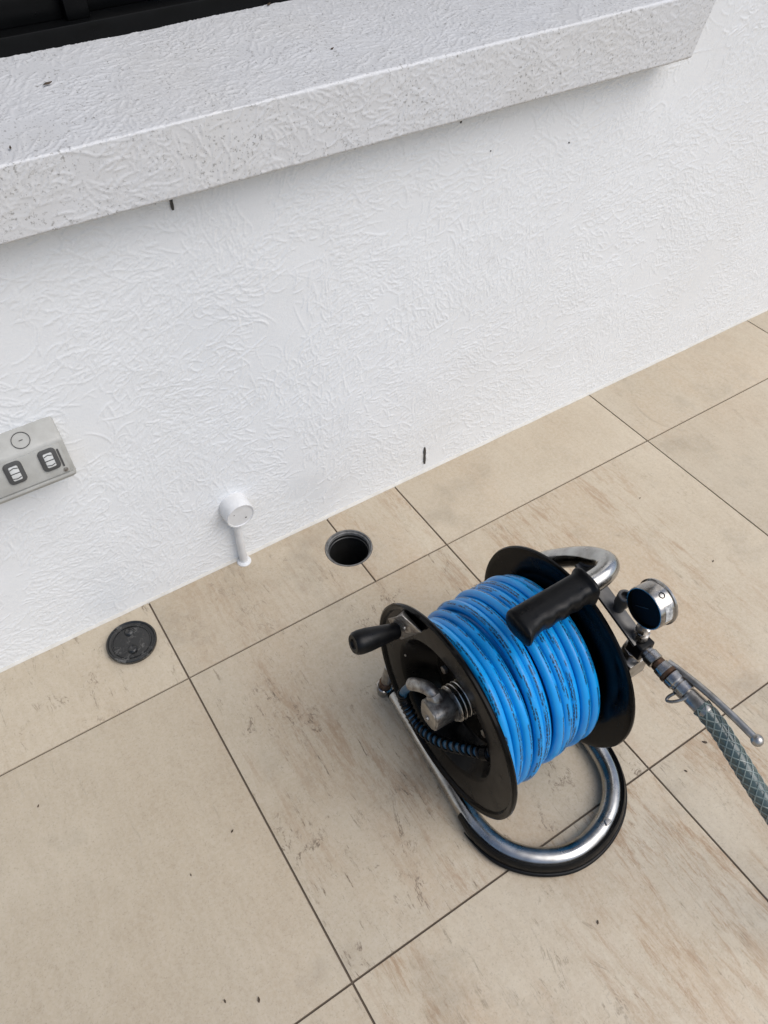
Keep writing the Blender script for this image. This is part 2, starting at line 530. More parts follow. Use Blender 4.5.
GAP = .0016
def tile(x0, x1, y0, y1, notch=None):
    """porcelain tile, eased edges, top at z = 0; notch = 'left'/'right' side of the drain"""
    x0 += GAP; x1 -= GAP; y0 += GAP; y1 -= GAP
    r = .0518
    poly = []
    if notch is None:
        poly = [(x0, y0), (x1, y0), (x1, y1), (x0, y1)]
    else:
        xe = x1 if notch == 'right' else x0
        dx = xe - DRAIN.x
        a0 = math.acos(max(-1, min(1, dx / r)))
        if notch == 'right':        # drain sits on this tile's right edge
            poly = [(x0, y0), (x1, y0)]
            for k in range(19):
                a = -a0 - (2 * math.pi - 2 * a0) * k / 18
                poly.append((DRAIN.x + r * math.cos(a), DRAIN.y + r * math.sin(a)))
            poly += [(x1, y1), (x0, y1)]
        else:
            poly = [(x0, y0), (x1, y0), (x1, y1), (x0, y1)]
            for k in range(19):
                a = a0 - 2 * a0 * k / 18
                poly.append((DRAIN.x + r * math.cos(a), DRAIN.y + r * math.sin(a)))
    b = bmesh.new()
    top = [b.verts.new((x, y, 0)) for x, y in poly]
    f = b.faces.new(top)
    bmesh.ops.recalc_face_normals(b, faces=[f])
    if f.normal.z < 0: f.normal_flip()
    ex = bmesh.ops.extrude_face_region(b, geom=[f])
    for v in [g for g in ex['geom'] if isinstance(g, bmesh.types.BMVert)]: v.co.z = 0
    for v in top: v.co.z = -.010
    ed = [e for e in b.edges if all(abs(v.co.z) < 1e-6 for v in e.verts)]
    bmesh.ops.bevel(b, geom=ed, offset=.0011, segments=2, profile=.6, affect='EDGES')
    me = bm_mesh(b, 40)
    o = link('tile', me, M_TILE, floor, origin=((x0 + x1) / 2, (y0 + y1) / 2, 0))
    return o
E0 = .2114
ys = [0.0] + [-E0 - .6 * k for k in range(6)]
xs = [-1.8 + .6 * k for k in range(10)]
for j in range(6):
    for i in range(9):
        x0, x1, y1, y0 = xs[i], xs[i + 1], ys[j], ys[j + 1]
        if j == 0 and abs(x0) < .01:
            tile(x0, .4185, y0, y1, 'right'); tile(.4185, x1, y0, y1, 'left')
        else:
            t_ = tile(x0, x1, y0, y1)
        # laid by hand: never quite level
CHAR = {(2, 0): (.25, .70, .91), (4, 0): (.12, .12, 1.0), (5, 0): (.60, .25, 1.0), (2, 1): (.06, .10, .89), (3, 1): (.60, 1.0, .93), (4, 1): (.60, .35, 1.05), (5, 1): (.50, .20, 1.02), (2, 2): (.3, .4, 1.0), (3, 2): (.78, .60, 1.13), (4, 2): (.90, .50, 1.10)}  # last value: tile's own tone, plus some light falloff put into its colour
rt = random.Random(3)
for t_ in floor.children:
    ti, tj = int((t_.location.x + 1.8) / .6), 0 if t_.location.y > -.2 else 1 + int((-t_.location.y - E0) / .6)
    ch = CHAR.get((ti, tj), (rt.uniform(.1, .7), rt.uniform(.1, .6), rt.uniform(.95, 1.05)))
    if (ti, tj) == (3, 0): ch = (1.0, .35, .95) if t_.location.x > .45 else (.30, .50, .91)
    t_['vein'], t_['pitting'], t_['tone'] = ch
    t_.rotation_euler = (random.uniform(-.0006, .0006), random.uniform(-.0006, .0006), random.uniform(-.0005, .0005))

# ---- house wall with projecting sill and dark window
wall = tag(empty('house_wall', (0, 0, 0)), 'white trowel-textured rendered house wall with projecting sill under a dark window', 'wall')
C = .0016
X0, X1, Z1 = -.36, 1.99, 1.00
Hm = trowel(X1 - X0, Z1, C, 3, 19000, .00165)
nz, nx = Hm.shape
gx = X0 + np.arange(nx) * C; gz = np.arange(nz) * C
P = np.empty((nz, nx, 3))
P[..., 0] = gx[None, :]; P[..., 1] = -Hm; P[..., 2] = gz[:, None]
SX = 1.190          # sill end
me = relief_mesh(P, lambda c: (c[:, 2] < .87) | (c[:, 0] > SX - .02))
link('render', me, M_WALL, wall)
# plain stretches of the same wall beyond the view, butted to the relief
b = MB()
b.prism([(-6, 0), (X0, 0), (X0, .88), (-6, .88)], (0, 0, 0), (1, 0, 0), (0, 0, 1), (0, 1, 0), 0, .22)
link('render', b.mesh(None), M_WALL, wall)
b = MB()
xr = X0 + (nx - 1) * C; zr = (nz - 1) * C
b.prism([(xr, 0), (6, 0), (6, 3.0), (SX + .01, 3.0), (SX + .01, zr), (xr, zr)], (0, 0, 0), (1, 0, 0), (0, 0, 1), (0, 1, 0), 0, .22)
link('render', b.mesh(None), M_WALL, wall)
b = MB()
b.prism([(-6, 2.2), (SX + .01, 2.2), (SX + .01, 3.0), (-6, 3.0)], (0, 0, 0), (1, 0, 0), (0, 0, 1), (0, 1, 0), 0, .22)
link('render', b.mesh(None), M_WALL, wall)

# sill: one wrapped relief sheet (under-edge, front, top) with rounded arrises, slanting end
def sill_sheet():
    yf, zb_, zt = -.055, .8135, .911
    yb, zbk = .215, .940
    # profile polyline: back of underside -> front bottom -> front top -> back of top
    prof = [(.02, zb_ - .001), (yf + .004, zb_), (yf, zb_ + .004), (yf - .0005, zt - .0022), (yf + .0018, zt), (yb, zbk)]
    seg = [0]
    for a, c_ in zip(prof, prof[1:]): seg.append(seg[-1] + math.dist(a, c_))
    Ltot = seg[-1]
    cs = .0016
    xa, xb = -.40, 1.197
    H = trowel(xb - xa, Ltot, cs, 11, 21000, .0016, 15)
    n_s, n_x = H.shape
    P = np.empty((n_s, n_x, 3))
    yy = np.interp(np.arange(n_s) * cs, seg, [p[0] for p in prof]); zz = np.interp(np.arange(n_s) * cs, seg, [p[1] for p in prof])
    dy = np.gradient(yy); dz = np.gradient(zz); L = np.hypot(dy, dz)
    ny_, nz_ = -dz / L, dy / L
    x = xa + np.arange(n_x) * cs
    H = H - .0004
    # taper the relief to nothing at the top arris so it stays a crisp, slightly chipped edge
    P[..., 0] = x[None, :] + np.clip((x[None, :] - .9) / .25, 0, 1) * ((zz[:, None] - zb_) / .1) * .032
    P[..., 1] = yy[:, None] + ny_[:, None] * H
    P[..., 2] = zz[:, None] + nz_[:, None] * H - .010 * (x[None, :] - .4) * np.clip((.911 - zz[:, None]) / .09, 0, 1)
    me = relief_mesh(P)
    return me, P
me, SP = sill_sheet()
sill = link('window_sill', me, M_SILL, wall)
b = MB()       # the closed end of the sill
endp = [tuple(SP[i, -1]) for i in range(0, SP.shape[0], 3)] + [tuple(SP[-1, -1])]
endp += [(endp[-1][0], endp[-1][1], .805), (endp[0][0], endp[0][1], .805)]
b.add(endp, [tuple(range(len(endp)))])
link('sill_end', b.mesh(None), M_SILL, sill)
# beyond the view to the left
b = MB()
b.prism([(-.055, .820), (-.055, .910), (-.049, .912), (.215, .940), (.215, .82), (.02, .82)], (0, 0, 0), (0, 1, 0), (0, 0, 1), (1, 0, 0), -6, -.4005)
link('sill_stretch', b.mesh(None), M_SILL, sill)

# window
win = link('window', MB().prism([(-6, .938), (1.20, .938), (1.20, 2.2), (-6, 2.2)], (0, 0, 0), (1, 0, 0), (0, 0, 1), (0, 1, 0), .272, .276).mesh(None), M_GLASS, wall)
win['label'] = 'dark window with black frame above the sill'
def wpart(name, x0, x1, y0, y1, z0, z1, bev=.002):
    link(name, MB().prism([(x0, y0), (x1, y0), (x1, y1), (x0, y1)], (0, 0, 0), (1, 0, 0), (0, 1, 0), (0, 0, 1), z0, z1).mesh(35, bev), M_FRAME, win)
wpart('bottom_rail', -6, 1.20, .205, .295, .927, .962)
wpart('sash_rail', -6, .205, .235, .285, .962, 1.002)
wpart('sash_rail', .239, 1.14, .245, .285, .962, .985)
wpart('mullion', .2055, .2385, .220, .29, .962, 2.16)
wpart('jamb', 1.14, 1.20, .205, .295, .962, 2.2)
wpart('top_rail', -6, 1.14, .205, .295, 2.16, 2.2)
link('room_wall', MB().prism([(-6, .5), (2, .5), (2, 2.4), (-6, 2.4)], (0, 0, 0), (1, 0, 0), (0, 0, 1), (0, 1, 0), .5, .52).mesh(None), M_FRAME, wall)

# sealant along the foot of the wall: an uneven hand-run bead
def bead(x0, x1, n, seed):
    rng = np.random.default_rng(seed)
    h = .0040 + .0005 * np.interp(np.linspace(0, 1, n), np.linspace(0, 1, n // 7), rng.normal(0, 1, n // 7))
    d = .0032 + .0005 * np.interp(np.linspace(0, 1, n), np.linspace(0, 1, n // 5), rng.normal(0, 1, n // 5))
    v = []; f = []
    for i, x in enumerate(np.linspace(x0, x1, n)):
        v += [(x, .004, h[i] + .003), (x, -.0018, h[i] + .001), (x, -.0028 - d[i] * .25, h[i] * .45), (x, -.002 - d[i], .0008), (x, -.002 - d[i], -.004)]
    for i in range(n - 1):
        for k in range(4): f.append((i * 5 + k, (i + 1) * 5 + k, (i + 1) * 5 + k + 1, i * 5 + k + 1))
    return mesh(v, f, 60)
link('sealant_bead', bead(-1.2, 2.6, 420, 5), M_SEAL, wall)

# weep slots: one low on the wall, two under the sill
def slot(x, z0, z1, w, lean=0.0):
    b = MB()
    zs = np.linspace(z0, z1, 7)
    ws = [w * k for k in (.6, .9, 1.0, .85, 1.1, .9, .5)]
    v = []; f = []
    for i, z in enumerate(zs):
        xx = x + lean * (z - z0)
        v += [(xx - ws[i] / 2, .001, z), (xx - ws[i] / 2, -.0026, z), (xx + ws[i] / 2, -.0026, z), (xx + ws[i] / 2, .001, z)]
    for i in range(6):
        for k in range(3): f.append((i * 4 + k, i * 4 + k + 1, i * 4 + k + 5, i * 4 + k + 4))
    f += [(0, 1, 2, 3), (24, 25, 26, 27)]
    b.add(v, f)
    return b.mesh(None)
link('weep_slot', slot(.6855, .026, .078, .0052, -.02), M_DARK, wall)
link('weep_slot', slot(.228, .776, .800, .0042), M_DARK, wall)
link('weep_slot', slot(.731, .782, .800, .0038), M_DARK, wall)
for (x, z) in ((.205, .792), (.80, .72), (.985, .69)):
    link('dirt_spot', MB().lathe([(0, .0015), (.002, .0011), (.0024, 0)], (x, 0, z), (0, -1, 0), 7).mesh(60), M_DARK, wall)

# ================================================================== THINGS ON THE WALL
# ---- weatherproof double outlet
box = tag(empty('power_outlet', (-.105, -.002, .43)), 'weathered grey weatherproof double power outlet box on the white wall', 'power outlet')
XL, XR = -.186, -.031
def outlet_section():
    return [(0, .427), (-.044, .427), (-.0475, .4282), (-.0495, .431), (-.0505, .436), (-.0380, .4935), (-.0362, .4975), (-.0330, .5005), (-.0075, .5140), (-.004, .5160), (0, .517)]
def loft_housing():
    sec = outlet_section()
    cy, cz = -.020, .468
    st_ = [(XL, .90), (XL + .0008, .945), (XL + .0028, .98), (XL + .0065, 1), (XR - .0065, 1), (XR - .0028, .98), (XR - .0008, .945), (XR, .90)]
    n = len(sec); v = []; f = []
    for x, k in st_:
        for y, z in sec: v.append((x, 0 if y == 0 else cy + (y - cy) * k, cz + (z - cz) * k))
    for i in range(len(st_) - 1):
        for q in range(n): f.append((i * n + q, i * n + (q + 1) % n, (i + 1) * n + (q + 1) % n, (i + 1) * n + q))
    f += [tuple(range(n))[::-1], tuple((len(st_) - 1) * n + q for q in range(n))]
    return MB().add(v, f).mesh(40)
link('housing', loft_housing(), M_OUTLET, box)
# front plate, standing proud of the lower face
fn = Vector((0, -.063, .014)).normalized(); fu = Vector((0, .014, .063)).normalized()
fo = Vector((-.1085, -.0435, .4675))
def rrect(w, h, r, n=5):
    p = []
    for cx, cy, a0 in ((w / 2 - r, h / 2 - r, 0), (-w / 2 + r, h / 2 - r, 90), (-w / 2 + r, -h / 2 + r, 180), (w / 2 - r, -h / 2 + r, 270)):
        for k in range(n + 1):
            a = R(a0 + 90 * k / n)
            p.append((cx + r * math.cos(a), cy + r * math.sin(a)))
    return p
def on_plate(name, poly, dx, dz, h0, h1, mat, bev, parent):
    o_ = fo + Vector((dx, 0, 0)) + fu * dz
    return link(name, MB().prism(poly, o_, (1, 0, 0), fu, fn, h0, h1).mesh(35, bev), mat, parent)
plate = on_plate('cover_plate', rrect(.141, .052, .004), 0, 0, -.001, .0022, M_OUTLET, .0008, box)
for dx in (-.0045, .0475):
    sw = on_plate('switch', rrect(.0270, .037, .007), dx, .006, .002, .0058, M_OUTLETDARK, .0014, box)
    on_plate('rocker', rrect(.0135, .0245, .0022), dx, .006, .0052, .0066, M_SWITCH, .0006, sw)
    for dz, w in ((-.0075, .0125), (0, .0135), (.0075, .0125)):
        o_ = fo + Vector((dx, 0, 0)) + fu * (.006 + dz)
        bar = [(-w / 2, -.0007), (0, -.0007 + (.0018 if dz > 0 else -.0018 if dz < 0 else 0)), (w / 2, -.0007), (w / 2, .0007), (0, .0007 + (.0018 if dz > 0 else -.0018 if dz < 0 else 0)), (-w / 2, .0007)]
        link('rocker_mark', MB().prism(bar, o_, (1, 0, 0), fu, fn, .0063, .0070).mesh(None), M_OUTLETDARK, sw)
for dx in (-.063, .064):
    o_ = fo + Vector((dx, 0, 0)) + fu * (-.0205)
    link('screw', MB().lathe([(.002, .0038), (.0036, .0034), (.0040, 0)], o_, fn, 14).mesh(40), M_ZINC, box)
    o_ = fo + Vector((dx, 0, 0)) + fu * 0.002
    link('rib', MB().prism(rrect(.0028, .032, .0012, 3), o_, (1, 0, 0), fu, fn, .002, .0034).mesh(35), M_OUTLETDARK, box)
on_plate('lower_lip', rrect(.150, .0042, .0018, 3), 0, -.0292, -.002, .0048, M_OUTLET, .0005, box)
# round knock-out mark on the sloping top
sn = Vector((0, -.0165, .0315)).normalized(); su = Vector((0, .0315, .0165)).normalized()
so = Vector((-.086, -.0205, .5074))
ringv = []
link('knockout_ring', MB().lathe([(.0004, .0128), (.0014, .0128), (.0014, .0138), (.0004, .0138)], so, sn, 40).mesh(35), M_OUTLETDARK, box)
link('knockout_mark', MB().prism(rrect(.0062, .0009, .0004, 2), so, (1, 0, 0), su, sn, .0003, .0014).mesh(None), M_OUTLETDARK, box)
for dx in (.0, .151):
    link('foot', MB().prism(rrect(.007, .006, .002, 3), (XL + .002 + dx, -.030, .4245), (1, 0, 0), (0, 1, 0), (0, 0, 1), 0, .004).mesh(35), M_OUTLET, box)

# ---- white round capped outlet on a short riser
vent = tag(empty('capped_riser', (.211, -.012, 0)), 'small white painted riser pipe with round cap at the foot of the wall', 'pipe')
vo = Vector((.218, .004, .163)); va = Vector((.02, -1, -.04)).normalized()
link('round_cap', MB().lathe([(0, .0305), (.020, .0305), (.036, .0305), (.0405, .0292), (.0405, .0268), (.0390, .0262), (.0390, .0004)], vo, va, 40).mesh(30), M_WHITEPLASTIC, vent)
link('riser_pipe', MB().sweep([(.2125, -.016, .150), (.2122, -.015, .10), (.2118, -.014, .05), (.2115, -.0135, -.002)], .0085, 18).mesh(40), M_WHITEPLASTIC, vent)
link('base_collar', MB().lathe([(-.003, .0155), (.002, .0150), (.0042, .0125), (.0046, .008)], (.2115, -.0135, 0), (0, 0, 1), 28).mesh(40), M_WHITEPLASTIC, vent)
for (ux, uz) in ((.010, -.010), (-.013, .009)):
    link('screw', MB().lathe([(0, .0017), (.0007, .0013), (.0008, 0)], vo + va * .0390 + Vector((ux, 0, uz)), va, 8).mesh(40), M_DARK, vent)

# ================================================================== THINGS ON THE FLOOR
# ---- open drain
dr = tag(empty('floor_drain', (DRAIN.x, DRAIN.y, -.3)), 'open round floor drain hole with grey pipe rim in the tiles', 'drain')
link('pipe', MB().lathe([(-.010, .0490), (-.010, .0440), (-.30, .0440), (-.30, .0470), (-.012, .0490)], DRAIN, (0, 0, 1), 48).mesh(35), M_PVC, dr)
link('rim', MB().lathe([(-.012, .0512), (-.0005, .0512), (.0008, .0505), (.0008, .0490), (-.0002, .0484), (-.0035, .0481), (-.0035, .0466), (-.0025, .0462), (-.004, .0448), (-.0105, .0446)], DRAIN, (0, 0, 1), 56).mesh(30), M_PVCRIM, dr)
link('thread_ring', MB().lathe([(-.016, .0441), (-.017, .0422), (-.020, .0422), (-.021, .0441)], DRAIN, (0, 0, 1), 48).mesh(30), M_PVC, dr)
link('water', MB().lathe([(-.19, .0438), (-.19, .0002)], DRAIN, (0, 0, 1), 32).mesh(None), M_WATER, dr)

# ---- its lid, lying loose
LC = Vector((-.063, -.0805, .0))
lid = tag(empty('drain_lid', LC), 'worn black round drain lid lying loose on the tile beside the wall', 'drain lid')
la = Vector((.02, -.015, 1)).normalized()
link('disc', MB().lathe([(.0006, .0004), (.0006, .046), (.0015, .0475), (.0085, .0485), (.0098, .0480), (.0112, .0468), (.0112, .0448), (.0088, .0430), (.0080, .0385), (.0094, .0375), (.0096, .0355), (.0080, .0345), (.0092, .020), (.0096, .0004)], LC, la, 56).mesh(28), M_LID, lid)
for dx, dy in ((.004, .0225), (-.004, -.019)):
    link('finger_boss', MB().lathe([(.008, .0100), (.0118, .0090), (.0135, .0066), (.0125, .0035), (.0112, .0003)], LC + Vector((dx, dy, 0)), la, 20).mesh(40), M_LID, lid)

# ---- hose reel ---------------------------------------------------
RC = Vector((.2933, -.6104, .2099))           # centre of the left flange
ex = Vector((math.cos(-.0145) * math.cos(-.0265), math.sin(-.0145) * math.cos(-.0265), math.sin(-.0265)))
ey = Vector((0, 0, 1)).cross(ex).normalized()
ez = ex.cross(ey)
FR, FW = .180, .2168
def A(s, y=0, z=0): return RC + ex * s + ey * y + ez * z
reel = tag(empty('hose_reel', (.41, -.64, 0)), 'black hose reel with chrome tube frame and moulded carry grip', 'hose reel')

# frame: one bent steel tube, floor loop then up to the grip
TR_ = .0165
loop = [(.306, -.462, TR_), (.299, -.54, TR_), (.293, -.62, TR_), (.287, -.69, TR_), (.287, -.738, TR_), (.301, -.785, TR_), (.335, -.824, TR_), (.383, -.848, TR_), (.438, -.848, TR_), (.489, -.828, TR_), (.525, -.791, TR_), (.542, -.740, TR_),
        (.547, -.66, TR_), (.550, -.56, TR_), (.553, -.475, .019), (.555, -.425, .040), (.556, -.405, .085), (.556, -.425, .15), (.556, -.468, .225), (.556, -.520, .300), (.562, -.562, .350), (.566, -.592, .380), (.566, -.618, .400), (.558, -.636, .411), (.540, -.6445, .4130), (.515, -.6465, .4125), (.490, -.6465, .4125)]
link('frame_tube', MB().sweep(catmull(loop, 8), TR_, 24, up=(0, 0, 1)).mesh(40), M_STEEL, reel)
link('tube_cap', MB().lathe([(0, .0155), (.004, .0168), (.006, .0150), (.0065, .0005)], (.306, -.462, TR_), (.1, .99, 0), 24).mesh(35), M_BLACKMETAL, reel)
# black rubber edging clipped over the outer half of the loop
def edging():
    path = catmull(loop[3:14], 10)[3:-2]
    n = len(path)
    sec = [(.0222 if k not in (3,) else .0205, R(-78 + 116 * k / 16)) for k in range(17)] + [(.0169, R(38 - 116 * k / 16)) for k in range(17)]
    v = []; f = []
    for i, p in enumerate(path):
        t = (path[min(i + 1, n - 1)] - path[max(i - 1, 0)]); t.z = 0; t.normalize()
        o_ = Vector((t.y, -t.x, 0))
        if o_.dot(p - Vector((.41, -.70, 0))) < 0: o_ = -o_
        tp = min(1, .35 + i / 14)
        for r, a in sec:
            r = .0169 + (r - .0169) * tp
            q = p + o_ * (r * math.cos(a)) + Vector((0, 0, r * math.sin(a)))
            q.z = max(q.z, .0008)
            v.append(q)
    m_ = len(sec)
    for i in range(n - 1):
        for k in range(m_):
            f.append((i * m_ + k, i * m_ + (k + 1) % m_, (i + 1) * m_ + (k + 1) % m_, (i + 1) * m_ + k))
    f.append(tuple(range(m_))); f.append(tuple((n - 1) * m_ + k for k in range(m_))[::-1])
    return MB().add(v, f).mesh(40), path
me, epath = edging()
link('edging_strip', me, M_RUBBER, reel)
ridge = [p + (p - Vector((.41, -.70, p.z))).normalized() * .0225 + Vector((0, 0, -.008)) for p in epath[4:]]
link('edging_ridge', MB().sweep(ridge, [.0042 * min(1, .2 + i / 14) for i in range(len(ridge))], 10, up=(0, 0, 1)).mesh(40), M_RUBBER, reel)
cb = MB().prism([(-.006, -.004), (.007, -.003), (.003, .006), (-.004, .005)], (.462, -.846, .030), (1, 0, 0), (0, 1, 0), (0, 0, 1), -.002, .006)
link('strip_clip', cb.mesh(35, .001), M_DULLSTEEL, reel)

# grip with finger waves
def grip():
    n = 46; seg = 24
    g0 = Vector((.506, -.6464, .4128)); g1 = Vector((.3745, -.6475, .4150))
    t = (g1 - g0).normalized()
    up = (Vector((0, 0, 1)) - t * t.z).normalized()
    side = t.cross(up)                       # towards -y or +y
    if side.y > 0: side = -side              # side points to the front of the reel
    v = []; f = []
    for i in range(n):
        k = i / (n - 1)
        p = g0 + (g1 - g0) * k
        a, b_ = .0190, .0222                 # half height, half depth
        if k < .06: a += .0035 * (1 - k / .06) + .002; b_ += .003 * (1 - k / .06) + .002
        a += .0022 * math.exp(-((k - .04) / .05) ** 2)
        flare = max(0, (k - .80) / .20)
        b_front = b_ + .0125 * flare ** 1.3 + .0012 * math.sin(k * 2 * math.pi * 5.2) * (k < .86)
        b_back = b_ + .001
        end = 1.0
        if k > .95: end = math.sqrt(max(0.02, 1 - ((k - .95) / .05) ** 2)) * .35 + .65
        if k < .02: end = .93
        for q in range(seg):
            th = 2 * math.pi * q / seg
            c, s_ = math.cos(th), math.sin(th)
            # superellipse cross-section
            cc = math.copysign(abs(c) ** .62, c); ss = math.copysign(abs(s_) ** .62, s_)
            v.append(p + up * (a * cc * end) + side * ((b_front if ss > 0 else b_back) * ss * end))
    for i in range(n - 1):
        for q in range(seg):
            q2 = (q + 1) % seg
            f.append((i * seg + q, i * seg + q2, (i + 1) * seg + q2, (i + 1) * seg + q))
    f.append(tuple(range(seg))[::-1]); f.append(tuple((n - 1) * seg + q for q in range(seg)))
    return MB().add(v, f).mesh(50), g1, t, up, side
me, g1, gt, gup, gside = grip()
gr = link('carry_grip', me, M_GRIP, reel)
link('drain_hole', MB().lathe([(0, .0022), (.0008, .0022), (.0008, 0)], g1 + gside * .021 - gt * .007 + gup * .0125, gup * .6 + gt * .5 + gside * .3, 12).mesh(40), M_DIAL, gr)

# flanges
RIM = [(-.001, FR - .012), (-.0045, FR - .009), (-.0060, FR - .0035), (-.0045, FR - .0005), (-.001, FR), (.002, FR - .0015), (.003, FR - .006), (.0028, FR - .012)]
lf = [(.050, .0100), (.050, .088), (.046, .0930), (.004, .1150), (.0005, .1185), (-.0005, .122), (-.001, FR - .012)] + RIM[1:] + [(.0028, .120), (.006, .117), (.048, .0950), (.0525, .092), (.0525, .0100)]
link('flange', MB().lathe(lf, A(0), ex, 120).mesh(30), M_BLACKMETAL, reel)
rf = [(FW - s_, r) for s_, r in [(-.004, .020), (-.0025, .10)] + RIM + [(.0028, .10), (.0028, .020)]]
link('flange', MB().lathe(rf, A(0), ex, 120).mesh(30), M_BLACKMETAL, reel)
link('drum', MB().lathe([(.050, .1000), (.053, .1095), (FW - .004, .1095)], A(0), ex, 72).mesh(30), M_BLACKMETAL, reel)
link('axle', MB().lathe([(.045, .0005), (.045, .013), (FW + .055, .013), (FW + .055, .0005)], A(0), ex, 24).mesh(35), M_DULLSTEEL, reel)
# bolts on the left flange and in its dish
for (s_, y, z, r) in ((.050, .062, -.012, .0075), (.050, -.052, -.040, .0075), (-.0010, .1050, .012, .0022), (.050, -.02, .085, .007), (.050, .03, -.080, .007)):
    bb = MB().prism(hexpoly(r), A(s_, y, z), ey, ez, -ex, -.001, .006 if r > .005 else .0012)
    link('bolt', bb.mesh(35, .0006), M_ZINC, reel)

# swivel hub: stacked washers, cast block, elbow
hub = link('swivel_hub', MB().lathe([(.050, .0005), (.050, .017), (-.004, .017), (-.004, .0005)], A(0), ex, 32).mesh(35), M_ZINC, reel)
for k in range(4):
    link('washer', MB().lathe([(.044 - k * .0078, .0175), (.044 - k * .0078, .0300), (.0412 - k * .0078, .0306), (.0404 - k * .0078, .0298), (.0404 - k * .0078, .0175)], A(0), ex, 40).mesh(30), M_WASHER, hub)
blk = []
for k in range(40):                                   # D-shaped block: round below, flat shoulders above
    t = 2 * math.pi * k / 40
    c, s_ = math.cos(t), math.sin(t)
    blk.append((.0225 * math.copysign(abs(c) ** .6, c), .0250 * (math.copysign(abs(s_) ** .45, s_) if s_ > 0 else math.copysign(abs(s_) ** .8, s_))))
link('cast_block', MB().prism(blk, A(0, 0, .004), ey, ez, -ex, -.012, .026).mesh(30, .0018), M_ZINC, hub)
link('collar', MB().lathe([(.020, .0005), (.020, .0265), (.0125, .0270), (.0115, .0005)], A(0), ex, 40).mesh(30), M_ZINC, hub)
link('end_plate', MB().prism([(x * .86, y * .92) for x, y in blk], A(0, 0, .004), ey, ez, -ex, .0255, .0275).mesh(30, .0006), M_DULLSTEEL, hub)
link('cap_screw', MB().lathe([(0, .0050), (.0032, .0046), (.0032, .0025), (.0015, .0022), (.0015, .0003)], A(-.0272, .001, -.002), -ex, 16).mesh(35), M_DULLSTEEL, hub)
el = catmull([A(-.008, .004, .012), A(-.009, .009, .031), A(-.013, .024, .038), A(-.021, .046, .026), A(-.026, .063, .003), A(-.0268, .0685, -.014)], 8)
link('elbow', MB().sweep(el[:28], [.0105] * 28, 18).mesh(40), M_ZINC, hub)
link('elbow_nut', MB().prism(hexpoly(.0135), el[9], (el[10] - el[8]).normalized().orthogonal().normalized(), (el[10] - el[8]).normalized().cross((el[10] - el[8]).normalized().orthogonal().normalized()), (el[10] - el[8]).normalized(), -.005, .006).mesh(35, .0008), M_ZINC, hub)

# feed hose with spiral guard, from the elbow through the flange to the wound hose
fp = catmull([el[26], A(-.0265, .069, -.030), A(-.0255, .059, -.058), A(-.0235, .027, -.074), A(-.018, -.020, -.054), A(-.008, -.067, -.006), A(.006, -.099, .020), A(.018, -.106, .030)], 16)
fh = link('feed_hose', MB().sweep(fp, .0066, 14).mesh(40), M_BLUESLEEVE, reel)
coil = []
turns = 30
nn = 1100
for i in range(nn):
    q = (i / (nn - 1)) * (len(fp) - 1.001)
    k = int(q); p = fp[k].lerp(fp[k + 1], q - k)
    t = (fp[min(k + 1, len(fp) - 1)] - fp[max(k - 1, 0)]).normalized()
    u = (ex - t * ex.dot(t)).normalized(); w = t.cross(u)
    if q < 16: continue
    a = 2 * math.pi * turns * i / (nn - 1)
    coil.append(p + (u * math.cos(a) + w * math.sin(a)) * .0078)
link('spiral_guard', MB().sweep(coil, .0024, 6).mesh(50), M_RUBBER, fh)
link('hose_clip', MB().lathe([(-.005, .0085), (-.005, .0112), (.005, .0112), (.005, .0085), (-.005, .0085)], fp[96], (fp[97] - fp[95]).normalized(), 18).mesh(30), M_BLACKMETAL, fh)

# crank: folded bracket and knob on the flange
cr = link('crank_bracket', MB().add(
    [A(-.004, .140, .070), A(-.004, .112, .130), A(-.004, .060, .138), A(-.004, .116, .044),
     A(-.026, .122, .112), A(-.024, .088, .160), A(-.008, .060, .139), A(-.022, .106, .090)],
    [(0, 1, 2, 3), (4, 7, 6, 5), (0, 4, 5, 1), (1, 5, 6, 2), (2, 6, 7, 3), (3, 7, 4, 0)]).mesh(35, .0016), M_ZINC, reel)
cr.name = 'crank_bracket'
kb = A(-.022, .1005, .105); ka = (-ex + ey * .06 + ez * .20).normalized()
link('knob', MB().lathe([(0, .0005), (0, .0118), (.004, .0132), (.010, .0128), (.024, .0148), (.050, .0180), (.064, .0185), (.072, .0174), (.076, .0142), (.076, .0088), (.073, .0070), (.073, .0003)], kb, ka, 32).mesh(35), M_GRIP, cr)
link('pivot_screw', MB().lathe([(0, .0045), (.0026, .004), (.003, .0003)], A(-.0205, .086, .128), (-ex + ez * .3), 14).mesh(35), M_DULLSTEEL, cr)

# nozzle clipped beside the tube end
nz0 = Vector((.291, -.438, .0))
nu = Vector((.10, -.10, 1)).normalized()
no = link('jet_nozzle', MB().lathe([(.001, .0005), (.001, .0095), (.010, .0105), (.012, .0128), (.026, .0130), (.028, .0105), (.031, .0095)], nz0, nu, 24).mesh(35), M_DULLSTEEL, reel)
link('brass_collar', MB().lathe([(.0305, .0098), (.032, .0120), (.046, .0122), (.048, .0100)], nz0, nu, 8).mesh(35), M_BRASS, no)
link('stem', MB().lathe([(.047, .0092), (.10, .0092), (.10, .0004)], nz0, nu, 20).mesh(35), M_DULLSTEEL, no)
link('retaining_ring', MB().lathe([(.026, .0132), (.027, .0150), (.030, .0150), (.031, .0125)], nz0, nu, 24).mesh(35), M_CHROME, no)

